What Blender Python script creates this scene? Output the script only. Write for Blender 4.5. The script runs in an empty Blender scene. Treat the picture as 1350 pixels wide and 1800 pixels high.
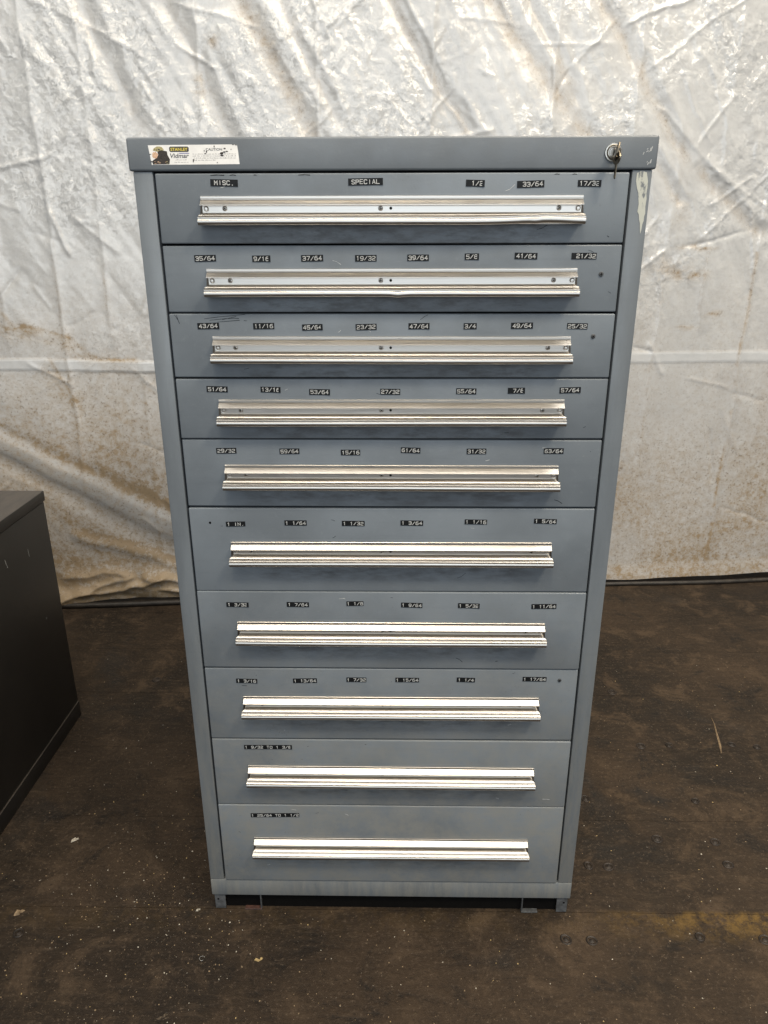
import bpy, bmesh, math, random
import numpy as np
from mathutils import Vector, Matrix

SC = bpy.context.scene
COL = SC.collection
R = math.radians

# ------------------------------------------------------------------ camera
CAM = dict(loc=(0.00726, -1.16681, 1.3359), pitch=0.35347, yaw=0.01623, roll=-0.00241, f=1290.0)
def make_camera():
    cd = bpy.data.cameras.new('camera'); co = bpy.data.objects.new('camera', cd); COL.objects.link(co)
    cy, sy = math.cos(CAM['yaw']), math.sin(CAM['yaw'])
    cp, sp = math.cos(CAM['pitch']), math.sin(CAM['pitch'])
    cr, sr = math.cos(CAM['roll']), math.sin(CAM['roll'])
    r0 = Vector((cy, sy, 0)); f0 = Vector((-sy*cp, cy*cp, -sp)); u0 = Vector((-sy*sp, cy*sp, cp))
    rt = cr*r0 + sr*u0; up = cr*u0 - sr*r0
    m = Matrix((rt, up, -f0)).transposed().to_4x4(); m.translation = Vector(CAM['loc'])
    co.matrix_world = m
    cd.sensor_fit = 'VERTICAL'; cd.sensor_height = 36.0; cd.sensor_width = 27.0
    cd.lens = 36.0*CAM['f']/1800.0
    cd.clip_start = 0.05; cd.clip_end = 200
    SC.camera = co
make_camera()

# ------------------------------------------------------------------ light of the shed: dim even ambient,
# daylight from the open door behind the viewer, hanging shed lamps overhead
w = bpy.data.worlds.new('World'); SC.world = w; w.use_nodes = True
bg = w.node_tree.nodes['Background']
bg.inputs[0].default_value = (1.0, 0.965, 0.91, 1); bg.inputs[1].default_value = 0.23

def area(name, loc, target, size, size_y, power, col):
    ld = bpy.data.lights.new(name, 'AREA'); ld.shape = 'RECTANGLE'; ld.size = size; ld.size_y = size_y
    ld.energy = power; ld.color = col
    lo = bpy.data.objects.new(name, ld); COL.objects.link(lo)
    lo.location = loc
    lo.rotation_euler = (Vector(target)-Vector(loc)).to_track_quat('-Z', 'Y').to_euler()
    return lo
area('door_daylight', (0.3, -8.0, 2.8), (0, 0, 1.1), 7.0, 5.0, 265, (0.80, 0.90, 1.0))
for yy in (-0.8, -2.6, -4.6):                     # unseen roof skylights; strip shape added for glints on tarp and handles
    area('skylight', (0.6, yy, 6.4), (0.4, yy+1.0, 0.0), 8.0, 0.55, 105, (1.0, 0.97, 0.92))
area('shed_lamp', (2.4, -2.0, 4.9), (0, 0.2, 0.6), 0.7, 0.7, 125, (1.0, 0.86, 0.66))
area('shed_lamp', (-0.2, -2.1, 4.9), (0, 0.2, 0.6), 0.7, 0.7, 60, (1.0, 0.84, 0.62))
area('shed_lamp', (1.6, 0.75, 5.2), (1.2, 0.7, 0.0), 0.9, 0.9, 95, (1.0, 0.86, 0.66))

SC.view_settings.view_transform = 'Standard'; SC.view_settings.look = 'None'
SC.view_settings.exposure = 0.0; SC.view_settings.gamma = 1.0
SC.view_settings.use_curve_mapping = False

# ------------------------------------------------------------------ helpers
def link(o, parent=None, mat=None):
    COL.objects.link(o)
    if parent is not None: o.parent = parent
    return o
def tag(o, label=None, cat=None, group=None, kind=None):
    if label: o['label'] = label
    if cat: o['category'] = cat
    if group: o['group'] = group
    if kind: o['kind'] = kind
    return o
def empty(name, loc, parent=None):
    o = bpy.data.objects.new(name, None); o.empty_display_size = 0.1; o.location = loc
    return link(o, parent)
def from_bm(name, bm, mats, parent=None, smooth=False, loc=None):
    me = bpy.data.meshes.new(name); bm.normal_update(); bm.to_mesh(me); bm.free()
    for m in (mats if isinstance(mats, (list, tuple)) else [mats]): me.materials.append(m)
    if smooth:
        me.polygons.foreach_set('use_smooth', [True]*len(me.polygons))
        me.set_sharp_from_angle(angle=R(smooth if smooth is not True else 40))
    o = bpy.data.objects.new(name, me)
    if loc is not None: o.location = loc
    return link(o, parent)
def bm_box(bm, x0, x1, y0, y1, z0, z1, bevel=0.0, seg=2, mi=0):
    g = bmesh.ops.create_cube(bm, size=1.0)
    vs = g['verts']
    for v in vs:
        v.co = Vector((x0+(v.co.x+.5)*(x1-x0), y0+(v.co.y+.5)*(y1-y0), z0+(v.co.z+.5)*(z1-z0)))
    fs = set(f for v in vs for f in v.link_faces)
    if mi:
        for f in fs: f.material_index = mi
    if bevel > 0:
        es = list(set(e for v in vs for e in v.link_edges))
        bmesh.ops.bevel(bm, geom=es, offset=bevel, segments=seg, profile=0.5, affect='EDGES', clamp_overlap=True)
def box(name, d, mat, parent=None, bevel=0.0015, seg=2):
    bm = bmesh.new(); bm_box(bm, *d, bevel=bevel, seg=seg)
    return from_bm(name, bm, mat, parent, smooth=40)
def bm_poly(bm, pts, thick_dir=None, mi=0):
    """flat polygon given as 3-d points; with thick_dir it becomes a thin slab"""
    vs = [bm.verts.new(p) for p in pts]
    f = bm.faces.new(vs); f.material_index = mi
    if thick_dir is not None:
        n = len(pts); back = [bm.verts.new(Vector(p)+Vector(thick_dir)) for p in pts]
        for i in range(n):
            q = bm.faces.new((vs[i], back[i], back[(i+1) % n], vs[(i+1) % n])); q.material_index = mi
    return f
def bm_lathe(bm, prof, center, axis='-y', n=32, mi=0):
    """prof: list of (radius, height along axis)"""
    c = Vector(center); rings = []
    for r, h in prof:
        ring = []
        for k in range(n):
            a = 2*math.pi*k/n
            if axis == '-y': p = c+Vector((r*math.cos(a), -h, r*math.sin(a)))
            else: p = c+Vector((r*math.cos(a), r*math.sin(a), h))
            ring.append(bm.verts.new(p))
        rings.append(ring)
    for i in range(len(rings)-1):
        for k in range(n):
            q = (rings[i][k], rings[i][(k+1) % n], rings[i+1][(k+1) % n], rings[i+1][k])
            f = bm.faces.new(q); f.material_index = mi
    f = bm.faces.new(rings[-1]); f.material_index = mi
    bmesh.ops.recalc_face_normals(bm, faces=bm.faces[:])

# numpy value noise ------------------------------------------------
def vnoise(x, y, seed):
    rng = np.random.default_rng(seed); T = rng.random((256, 256)).astype(np.float32)
    xi = np.floor(x).astype(np.int64); yi = np.floor(y).astype(np.int64)
    fx = (x-xi); fy = (y-yi); fx = fx*fx*fx*(fx*(fx*6-15)+10); fy = fy*fy*fy*(fy*(fy*6-15)+10)
    x0 = xi & 255; x1 = (xi+1) & 255; y0 = yi & 255; y1 = (yi+1) & 255
    return (T[x0, y0]*(1-fx)+T[x1, y0]*fx)*(1-fy)+(T[x0, y1]*(1-fx)+T[x1, y1]*fx)*fy
def fbm(x, y, seed, octv=4, gain=0.5):
    s = 0; a = 1.0; t = 0
    for k in range(octv):
        s = s+a*vnoise(x*2**k+17.3*k, y*2**k+5.1*k, seed+k); t += a; a *= gain
    return s/t
def sstep(a, b, x):
    t = np.clip((x-a)/(b-a), 0, 1); return t*t*(3-2*t)

# ------------------------------------------------------------------ materials
class NT:
    def __init__(s, name):
        s.m = bpy.data.materials.new(name); s.m.use_nodes = True; s.t = s.m.node_tree
        s.b = s.t.nodes['Principled BSDF']
    def n(s, typ, **kw):
        nd = s.t.nodes.new(typ)
        for k, v in kw.items():
            if k.startswith('i_'):
                key = k[2:]; key = int(key) if key.isdigit() else key.replace('_', ' ')
                s.put(nd.inputs[key], v)
            else: setattr(nd, k, v)
        return nd
    def put(s, inp, v):
        if isinstance(v, bpy.types.NodeSocket): s.t.links.new(v, inp)
        elif isinstance(v, bpy.types.Node): s.t.links.new(v.outputs[0], inp)
        else: inp.default_value = v
    def set(s, **kw):
        for k, v in kw.items(): s.put(s.b.inputs[k.replace('_', ' ')], v)
    def coord(s, kind='Object', scale=(1, 1, 1), rand=True):
        tc = s.n('ShaderNodeTexCoord'); v = tc.outputs[kind]
        if rand:
            oi = s.n('ShaderNodeObjectInfo')
            mu = s.n('ShaderNodeMath', operation='MULTIPLY', i_0=oi.outputs['Random'], i_1=37.0)
            v = s.n('ShaderNodeVectorMath', operation='ADD', i_0=v, i_1=mu.outputs[0]).outputs[0]
        return s.n('ShaderNodeVectorMath', operation='MULTIPLY', i_0=v, i_1=scale).outputs[0]
    def noise(s, vec, scale, detail=3, rough=0.5, dist=0.0):
        return s.n('ShaderNodeTexNoise', i_Vector=vec, i_Scale=scale, i_Detail=detail, i_Roughness=rough, i_Distortion=dist).outputs[0]
    def ramp(s, fac, a, b, lo=0.0, hi=1.0):
        return s.n('ShaderNodeMapRange', i_0=fac, i_1=a, i_2=b, i_3=lo, i_4=hi, interpolation_type='SMOOTHSTEP').outputs[0]
    def math(s, op, a, b=0.0, c=0.0):
        return s.n('ShaderNodeMath', operation=op, i_0=a, i_1=b, i_2=c).outputs[0]
    def mix(s, fac, a, b, blend='MIX'):
        nd = s.n('ShaderNodeMix', data_type='RGBA', blend_type=blend)
        s.put(nd.inputs[0], fac); s.put(nd.inputs[6], a); s.put(nd.inputs[7], b)
        return nd.outputs[2]
    def bump(s, h, strength=0.2, dist=0.001, normal=None):
        nd = s.n('ShaderNodeBump', i_Height=h, i_Strength=strength, i_Distance=dist)
        if normal is not None: s.put(nd.inputs['Normal'], normal)
        return nd.outputs[0]
def c4(r, g, b): return (r, g, b, 1.0)

def mat_paint(name, base, rough=0.42, wear=1.0, streak=(1, 1, 1)):
    t = NT(name)
    v = t.coord('Object', streak)
    geo = t.n('ShaderNodeNewGeometry'); sx = t.n('ShaderNodeSeparateXYZ', i_0=geo.outputs['Position'])
    z = sx.outputs[2]
    big = t.noise(v, 5.0, 4, 0.55)
    smear = t.noise(t.coord('Object', (3.0, 3.0, 30.0)), 3.0, 4, 0.6, 0.4)
    fine = t.noise(v, 90.0, 4, 0.7)
    dk = tuple(c*0.82 for c in base); lt = tuple(min(1, c*1.10) for c in base)
    col = t.mix(t.ramp(big, 0.32, 0.68), c4(*dk), c4(*lt))
    col = t.mix(t.ramp(smear, 0.52, 0.80, 0, 0.16*wear), col, c4(base[0]*0.60, base[1]*0.60, base[2]*0.62))
    col = t.mix(t.ramp(fine, 0.55, 0.75, 0, 0.16*wear), col, c4(base[0]*1.5, base[1]*1.45, base[2]*1.35))
    # grime specks, more of them low down where the wet floor reaches
    sp = t.noise(v, 260.0, 2, 0.5)
    patch = t.ramp(t.noise(v, 11.0, 3, 0.6), 0.42, 0.7)
    low = t.ramp(z, 1.0, 0.1, 0.15, 1.0)
    spk = t.math('MULTIPLY', t.ramp(sp, 0.66, 0.74), t.math('MULTIPLY', patch, low))
    col = t.mix(t.math('MULTIPLY', spk, 0.75*wear), col, c4(0.035, 0.028, 0.022))
    dust = t.math('MULTIPLY', t.ramp(z, 0.95, 0.05, 0.0, 0.78), t.ramp(t.noise(v, 24.0, 6, 0.75), 0.25, 0.7))
    col = t.mix(dust, col, c4(0.225, 0.222, 0.200))
    t.set(Base_Color=col, Roughness=t.ramp(t.noise(v, 18.0, 5, 0.65), 0.3, 0.7, rough-0.08, rough+0.16))
    h = t.math('ADD', t.math('MULTIPLY', t.noise(v, 420.0, 2, 0.5), 0.35), t.math('MULTIPLY', t.noise(v, 9.0, 2, 0.5), 3.0))
    t.set(Normal=t.bump(h, 0.22, 0.0012))
    return t.m

PAINT = mat_paint('grey_blue_paint', (0.160, 0.185, 0.209))
PAINT_CAP = mat_paint('grey_blue_paint_cap', (0.143, 0.162, 0.180))
PAINT_RAIL = mat_paint('grey_blue_paint_rail', (0.146, 0.166, 0.184), streak=(3.0, 3.0, 0.5))
DARKPAINT = None

def mat_alu():
    t = NT('worn_aluminium')
    v = t.coord('Object', (1.0, 60.0, 60.0))
    v2 = t.coord('Object', (1, 1, 1))
    st = t.noise(v, 14.0, 5, 0.7)
    col = t.mix(t.ramp(st, 0.3, 0.7), c4(0.480, 0.450, 0.405), c4(0.575, 0.545, 0.500))
    gr = t.math('MULTIPLY', t.ramp(t.noise(t.coord('Object', (1.0, 8.0, 8.0)), 42.0, 4, 0.7), 0.60, 0.72), t.ramp(t.noise(v2, 9.0, 3, 0.6), 0.45, 0.65))
    col = t.mix(t.math('MULTIPLY', gr, 0.55), col, c4(0.22, 0.18, 0.14))
    t.set(Base_Color=col, Metallic=1.0, Roughness=t.ramp(st, 0.25, 0.75, 0.27, 0.36))
    t.set(Normal=t.bump(st, 0.05, 0.0004))
    return t.m
ALU = mat_alu()
def mat_simple(name, col, rough=0.5, metal=0.0, var=0.15, scale=60, bump=0.1):
    t = NT(name); v = t.coord('Object')
    nz = t.noise(v, scale, 4, 0.6)
    t.set(Base_Color=t.mix(t.ramp(nz, 0.3, 0.7), c4(*[c*(1-var) for c in col]), c4(*[min(1, c*(1+var)) for c in col])), Roughness=rough, Metallic=metal)
    if bump: t.set(Normal=t.bump(nz, bump, 0.001))
    return t.m
CHROME = mat_simple('worn_chrome', (0.46, 0.44, 0.40), 0.3, 1.0, 0.2, 200)
BRASSKEY = mat_simple('tarnished_key', (0.17, 0.145, 0.11), 0.42, 1.0, 0.3, 150)
SCREW = mat_simple('screw_steel', (0.42, 0.39, 0.35), 0.35, 1.0, 0.3, 300)
DARKPAINT = mat_simple('charcoal_paint', (0.0125, 0.0115, 0.0105), 0.42, 0.0, 0.10, 25, 0.03)
def brown_tops(m):
    t = NT.__new__(NT); t.m = m; t.t = m.node_tree; t.b = t.t.nodes['Principled BSDF']
    src = t.b.inputs['Base Color'].links[0].from_socket
    nz = t.n('ShaderNodeSeparateXYZ', i_0=t.n('ShaderNodeNewGeometry').outputs['Normal']).outputs[2]
    st = t.noise(t.coord('Object', (14, 3, 3)), 4.0, 6, 0.7, 0.5)
    t.set(Base_Color=t.mix(t.math('MULTIPLY', t.ramp(nz, 0.7, 0.95), t.ramp(st, 0.3, 0.7, 0.35, 0.8)), src, c4(0.085, 0.070, 0.056)))  # upward faces take a streaky, paler brown
brown_tops(DARKPAINT)
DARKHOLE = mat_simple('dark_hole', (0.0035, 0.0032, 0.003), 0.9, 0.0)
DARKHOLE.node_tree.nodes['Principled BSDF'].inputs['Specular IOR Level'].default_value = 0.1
TAPE = mat_simple('black_label_tape', (0.008, 0.009, 0.010), 0.5, 0.0, 0.3, 200, 0.05)
TAPE.node_tree.nodes['Principled BSDF'].inputs['Specular IOR Level'].default_value = 0.2
WHITE = mat_simple('stressed_white_lettering', (0.48, 0.49, 0.48), 0.6, 0.0, 0.12, 400, 0.05)
STICKER = mat_simple('sticker_white', (0.82, 0.81, 0.78), 0.4, 0.0, 0.05, 80, 0.03)
INK = mat_simple('sticker_ink', (0.05, 0.048, 0.045), 0.5)
INKGREY = mat_simple('sticker_grey_ink', (0.14, 0.14, 0.145), 0.5)
FINEPRINT = mat_simple('sticker_fine_print', (0.33, 0.32, 0.31), 0.5, 0.0, 0.4, 900)
YELLOW = mat_simple('sticker_yellow', (0.72, 0.58, 0.08), 0.5)
PURPLE = mat_simple('sticker_blue_line', (0.10, 0.09, 0.30), 0.5)
HELMET = mat_simple('sticker_dull_yellow', (0.40, 0.35, 0.17), 0.5, 0.0, 0.4, 900)
PEACH = mat_simple('sticker_peach', (0.62, 0.40, 0.26), 0.5, 0.0, 0.3, 900)
SCUFF = mat_simple('sticker_scuffed_dark', (0.035, 0.028, 0.024), 0.7, 0.0, 0.6, 1200)
SCRATCH = mat_simple('bare_scratch', (0.50, 0.51, 0.50), 0.5, 0.0, 0.2, 400)
DIRTYSTEEL = mat_simple('dirty_grey_paint', (0.070, 0.074, 0.078), 0.6, 0.0, 0.35, 90)
RUST = mat_simple('rusty_red_primer', (0.060, 0.026, 0.018), 0.7, 0.0, 0.4, 120)
RUBBER = mat_simple('black_pipe_dirty', (0.022, 0.018, 0.014), 0.55, 0.0, 0.5, 30)
def mat_smear():
    t = NT('pale_paint_smear'); v = t.coord('Object', (22, 22, 4), rand=False)
    nz = t.noise(v, 9.0, 5, 0.65); big = t.noise(t.coord('Object', (1, 1, 1), rand=False), 75.0, 3, 0.6)
    k = t.math('ADD', t.math('MULTIPLY', nz, 0.6), t.math('MULTIPLY', big, 0.5))
    t.set(Base_Color=t.mix(t.ramp(k, 0.44, 0.52), c4(0.17, 0.185, 0.195), c4(0.50, 0.51, 0.45)), Roughness=0.6)
    t.set(Normal=t.bump(nz, 0.3, 0.001))
    return t.m
SMEAR = mat_smear()

def mat_tarp():
    t = NT('white_woven_tarp')
    v = t.coord('Object', (1, 1, 1), rand=False)
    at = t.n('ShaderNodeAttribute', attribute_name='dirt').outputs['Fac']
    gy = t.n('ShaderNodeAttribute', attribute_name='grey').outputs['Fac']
    cr = t.n('ShaderNodeAttribute', attribute_name='crinkle').outputs['Fac']
    n1 = t.noise(v, 30.0, 7, 0.75); n2 = t.noise(v, 3.0, 4, 0.6); n3 = t.noise(v, 120.0, 4, 0.65)
    n4 = t.noise(v, 62.0, 8, 0.8, 0.6)
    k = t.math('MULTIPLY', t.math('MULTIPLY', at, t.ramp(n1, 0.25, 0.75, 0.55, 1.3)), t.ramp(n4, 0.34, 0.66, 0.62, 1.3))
    base = t.mix(t.ramp(n2, 0.35, 0.65), c4(0.515, 0.532, 0.545), c4(0.58, 0.597, 0.608))
    base = t.mix(t.ramp(t.noise(v, 6.5, 4, 0.6, 0.5), 0.52, 0.68, 0.0, 0.45), base, c4(0.47, 0.485, 0.50))
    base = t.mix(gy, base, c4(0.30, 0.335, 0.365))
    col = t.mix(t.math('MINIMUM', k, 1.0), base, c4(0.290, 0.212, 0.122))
    sp = t.math('MULTIPLY', t.ramp(n3, 0.56, 0.68), t.ramp(at, 0.08, 0.55, 0.10, 1.0))
    col = t.mix(t.math('MULTIPLY', sp, 0.55), col, c4(0.095, 0.068, 0.042))
    t.set(Base_Color=col, Roughness=t.ramp(at, 0.10, 0.7, 0.20, 0.62))
    t.b.inputs['Specular IOR Level'].default_value = 1.0
    # crinkled film: straight creases crossing in a few favoured directions, small tilted flecks, tape weave
    w1 = t.n('ShaderNodeTexNoise', i_Vector=v, i_Scale=11.0, i_Detail=5, i_Roughness=0.7)
    wc = w1.outputs[1]
    sxz = t.n('ShaderNodeSeparateXYZ', i_0=v); sw = t.n('ShaderNodeSeparateXYZ', i_0=wc)
    def crease(ang, lam, warp, seed, w_out):
        ph = t.math('ADD', t.math('MULTIPLY', sxz.outputs[0], math.cos(ang)/lam), t.math('MULTIPLY', sxz.outputs[2], math.sin(ang)/lam))
        ph = t.math('ADD', ph, t.math('MULTIPLY', w_out, warp))
        tri = t.math('PINGPONG', ph, 0.5)
        msk = t.ramp(t.noise(t.n('ShaderNodeVectorMath', operation='ADD', i_0=v, i_1=(seed, seed*1.7, seed*.3)).outputs[0], 7.0, 3, 0.6), 0.44, 0.60)
        return t.math('MULTIPLY', t.math('MULTIPLY', tri, msk), lam)
    h = None
    for k, (ang, lam, warp, so, amp) in enumerate([(0.50, .075, 0.9, 0, .06), (-0.75, .061, 1.1, 2, .045), (1.45, .040, 1.4, 0, .03), (0.10, .054, 1.0, 2, .045), (0.7, .026, 1.8, 1, .03)]):
        q = t.math('MULTIPLY', crease(ang, lam, warp, 3.1*k+1, sw.outputs[so]), amp)
        h = q if h is None else t.math('ADD', h, q)
    h = t.math('MULTIPLY', h, cr)
    wv = t.n('ShaderNodeTexWave', wave_type='BANDS', bands_direction='Z', i_Vector=v, i_Scale=95.0, i_Distortion=0.8).outputs[1]
    h = t.math('ADD', h, t.math('MULTIPLY', t.math('ADD', t.math('MULTIPLY', n1, 0.0006), t.math('MULTIPLY', wv, 0.00018)), 0.8))
    nb = t.bump(h, 1.0, 1.0)
    d = t.n('ShaderNodeVectorMath', operation='ADD', i_0=v, i_1=t.n('ShaderNodeVectorMath', operation='SCALE', i_0=wc, i_3=0.16).outputs[0]).outputs[0]
    cB = t.n('ShaderNodeTexVoronoi', feature='F1', i_Vector=t.n('ShaderNodeVectorMath', operation='MULTIPLY', i_0=d, i_1=(0.55, 0.3, 1.35)).outputs[0], i_Scale=105.0).outputs[1]
    u = t.n('ShaderNodeVectorMath', operation='SUBTRACT', i_0=cB, i_1=(0.5, 0.5, 0.5)).outputs[0]
    o2 = t.n('ShaderNodeVectorMath', operation='SCALE', i_0=u, i_3=t.math('MULTIPLY', cr, 0.21)).outputs[0]
    nn = t.n('ShaderNodeVectorMath', operation='ADD', i_0=nb, i_1=o2).outputs[0]
    nn = t.n('ShaderNodeVectorMath', operation='NORMALIZE', i_0=nn).outputs[0]
    t.set(Normal=nn)
    return t.m
TARP = mat_tarp()

def mat_floor():
    t = NT('grimy_floor'); v = t.n('ShaderNodeNewGeometry').outputs['Position']
    def vadd(o): return t.n('ShaderNodeVectorMath', operation='ADD', i_0=v, i_1=o).outputs[0]
    def vmul(o): return t.n('ShaderNodeVectorMath', operation='MULTIPLY', i_0=v, i_1=o).outputs[0]
    big = t.noise(v, 1.7, 5, 0.6); mid = t.noise(v, 8.0, 8, 0.72, 0.5)
    grain = t.noise(vmul((5, 22, 20)), 3.0, 8, 0.75, 0.4)
    fine = t.noise(v, 120.0, 6, 0.8)
    col = t.mix(t.ramp(big, 0.34, 0.66), c4(0.0150, 0.0108, 0.0072), c4(0.040, 0.0265, 0.0160))
    col = t.mix(t.ramp(mid, 0.50, 0.66, 0, 0.85), col, c4(0.066, 0.045, 0.028))
    col = t.mix(t.ramp(mid, 0.47, 0.34, 0, 0.85), col, c4(0.0100, 0.0078, 0.0060))
    col = t.mix(t.ramp(grain, 0.50, 0.74, 0, 0.55), col, c4(0.075, 0.053, 0.034))
    col = t.mix(t.ramp(grain, 0.48, 0.30, 0, 0.5), col, c4(0.0115, 0.009, 0.007))
    oil = t.noise(vadd((3.1, 1.7, 0)), 2.6, 4, 0.6, 0.5)
    oilm = t.ramp(oil, 0.56, 0.68)
    col = t.mix(t.math('MULTIPLY', oilm, 0.55), col, c4(0.0135, 0.0130, 0.0125))
    sc = t.math('MULTIPLY', t.ramp(t.noise(v, 40.0, 7, 0.8, 1.4), 0.60, 0.70), t.ramp(t.noise(v, 5.0, 3, 0.6), 0.46, 0.64))
    col = t.mix(t.math('MULTIPLY', sc, 0.75), col, c4(0.20, 0.15, 0.10))
    sc2 = t.math('MULTIPLY', t.ramp(t.noise(vmul((1.0, 2.4, 1)), 17.0, 7, 0.8, 1.0), 0.64, 0.70), t.ramp(t.noise(vadd((9, 4, 0)), 3.0, 2, 0.6), 0.50, 0.62))
    col = t.mix(t.math('MULTIPLY', sc2, 0.8), col, c4(0.27, 0.21, 0.15))
    col = t.mix(t.ramp(fine, 0.55, 0.66, 0, 0.75), col, c4(0.105, 0.078, 0.055))
    col = t.mix(t.ramp(fine, 0.45, 0.34, 0, 0.75), col, c4(0.009, 0.007, 0.0055))
    # remains of a yellow floor line, right of the cabinet's foot
    sx = t.n('ShaderNodeSeparateXYZ', i_0=v); x, y = sx.outputs[0], sx.outputs[1]
    ln = t.math('MULTIPLY', t.ramp(y, 0.016, 0.002), t.ramp(y, -0.080, -0.012))
    ln = t.math('MULTIPLY', ln, t.ramp(x, 0.36, 0.74, 0.12, 1.0))
    ln = t.math('MULTIPLY', ln, t.ramp(t.noise(v, 18.0, 8, 0.8), 0.42, 0.60))
    col = t.mix(t.math('MULTIPLY', ln, 0.7), col, c4(0.175, 0.105, 0.026))
    t.set(Base_Color=col, Roughness=t.math('SUBTRACT', t.ramp(mid, 0.3, 0.7, 0.58, 0.85), t.math('MULTIPLY', oilm, 0.14)))
    t.b.inputs['Specular IOR Level'].default_value = 0.24
    h = t.math('ADD', t.math('MULTIPLY', mid, 1.0), t.math('MULTIPLY', fine, 0.25))
    h = t.math('ADD', h, t.math('MULTIPLY', grain, 0.35))
    t.set(Normal=t.bump(h, 0.8, 0.007))
    return t.m
FLOOR = mat_floor()
BOLT = mat_simple('grimy_bolt', (0.022, 0.016, 0.012), 0.55, 0.3, 0.5, 90, 0.4)
CHIP_A = mat_simple('chip_pale', (0.42, 0.38, 0.31), 0.8, 0, 0.3, 200)
CHIP_B = mat_simple('chip_tan', (0.24, 0.17, 0.10), 0.8, 0, 0.3, 200)
CHIP_C = mat_simple('chip_yellow', (0.40, 0.29, 0.13), 0.8, 0, 0.2, 200)
STEELCURL = mat_simple('steel_shaving', (0.5, 0.48, 0.44), 0.35, 1.0, 0.2, 200)

# ------------------------------------------------------------------ floor
floor = box('floor', (-7, 7, -6, 7, -0.30, -0.030), FLOOR, None, bevel=0)
tag(floor, kind='structure')
JOINTS = [-3.2, -2.4, -1.6, -1.09, -0.80, -0.53, -0.26, 0.005, 0.27, 0.535, 0.80, 1.065, 1.33, 1.60, 1.9, 2.4, 3.0]
rnd = random.Random(4)
for i in range(len(JOINTS)-1):
    dz = rnd.uniform(-0.0003, 0.0)
    box('plank', (-4.5, 4.5, JOINTS[i]+0.0005, JOINTS[i+1]-0.0005, -0.029, dz), FLOOR, floor, bevel=0.0)
BOLTS = [[0.693, 0.818], [0.772, 0.34], [0.701, 0.555], [0.782, 0.56], [0.959, 0.565], [1.026, 0.555], [0.495, 0.345], [0.633, 0.212], [0.767, 0.204], [0.450, 0.13], [0.495, 0.127], [0.769, 0.137], [0.41, -0.062], [0.633, -0.05], [0.358, -0.06], [0.763, -0.055], [-0.767, 0.871], [-0.766, -0.06]]
bolt0 = None
for k, (bx_, by_) in enumerate(BOLTS):
    if bolt0 is None:
        bm = bmesh.new()
        bm_lathe(bm, [(0.0135, -0.004), (0.0135, 0.0008), (0.0115, 0.0022), (0.0085, 0.0012), (0.0078, -0.0006), (0.004, 0.0012), (0.0012, 0.0018)], (0, 0, 0), 'z', 18)
        bolt0 = from_bm('floor_bolt', bm, BOLT, floor, smooth=40); o = bolt0
    else:
        o = bolt0.copy(); COL.objects.link(o)
    o.location = (bx_, by_, 0.0); s = rnd.uniform(0.75, 1.1); o.scale = (s, s*rnd.uniform(0.8, 1.1), 1)
    o.rotation_euler = (0, 0, rnd.uniform(0, 6))

# loose chips and swarf too many to count
def shard(bm, x, y, z, r, mi, rg, flat=0.35):
    n = rg.randint(4, 6); a0 = rg.uniform(0, 6.28); el = rg.uniform(0.4, 1.0); th = rg.uniform(0, 3.14)
    top = []; bot = []
    for k in range(n):
        a = a0+2*math.pi*k/n; rr = r*rg.uniform(0.6, 1.15)
        px, py = rr*math.cos(a), rr*el*math.sin(a)
        qx = x+px*math.cos(th)-py*math.sin(th); qy = y+px*math.sin(th)+py*math.cos(th)
        top.append(bm.verts.new((x+(qx-x)*0.8, y+(qy-y)*0.8, z+r*flat*rg.uniform(0.6, 1.2))))
        bot.append(bm.verts.new((qx, qy, z-0.0003)))
    f = bm.faces.new(top); f.material_index = mi
    for k in range(n):
        f = bm.faces.new((bot[k], bot[(k+1) % n], top[(k+1) % n], top[k])); f.material_index = mi
rg = random.Random(11); bm = bmesh.new()
for k in range(4300):
    if rg.random() < 0.30: x = rg.gauss(-0.48, 0.17); y = rg.gauss(0.02, 0.16)
    else: x = rg.uniform(-1.1, 1.4); y = -0.30+1.3*rg.random()**1.7
    if -0.38 < x < 0.38 and y > 0.0 and y < 0.72: continue
    r = 0.00045+0.0020*rg.random()**4
    shard(bm, x, y, 0.0, r, rg.choice((0, 0, 1, 1, 1, 1, 1, 2)), rg)
sw = from_bm('floor_grit', bm, [CHIP_A, CHIP_B, CHIP_C]); tag(sw, 'pale grit and swarf crumbs scattered over the dark floor', 'grit', kind='stuff')

def debris(name, x, y, r, mat, label, cat, seed, flat=0.3):
    bm = bmesh.new(); shard(bm, 0, 0, 0, r, 0, random.Random(seed), flat); shard(bm, r*0.7, r*0.35, 0, r*0.5, 0, random.Random(seed+1), flat)
    o = from_bm(name, bm, mat, None, loc=(x, y, 0.0)); return tag(o, label, cat)
debris('paint_flake', -0.263, -0.114, 0.0095, CHIP_C, 'yellow paint flake lying in front of the tall grey cabinet', 'debris', 3, 0.12)
debris('paper_scrap', -0.755, 0.190, 0.010, CHIP_A, 'pale crumpled scrap on the floor beside the black cabinet', 'debris', 8, 0.4)
debris('wood_chip', -0.790, -0.012, 0.010, CHIP_B, 'tan wood chip on the floor at the left picture edge', 'debris', 14, 0.5)
debris('stone_chip', -0.410, 0.0, 0.005, CHIP_A, 'small whitish chip beside the left front foot of the tall cabinet', 'debris', 21, 0.5)
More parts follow.
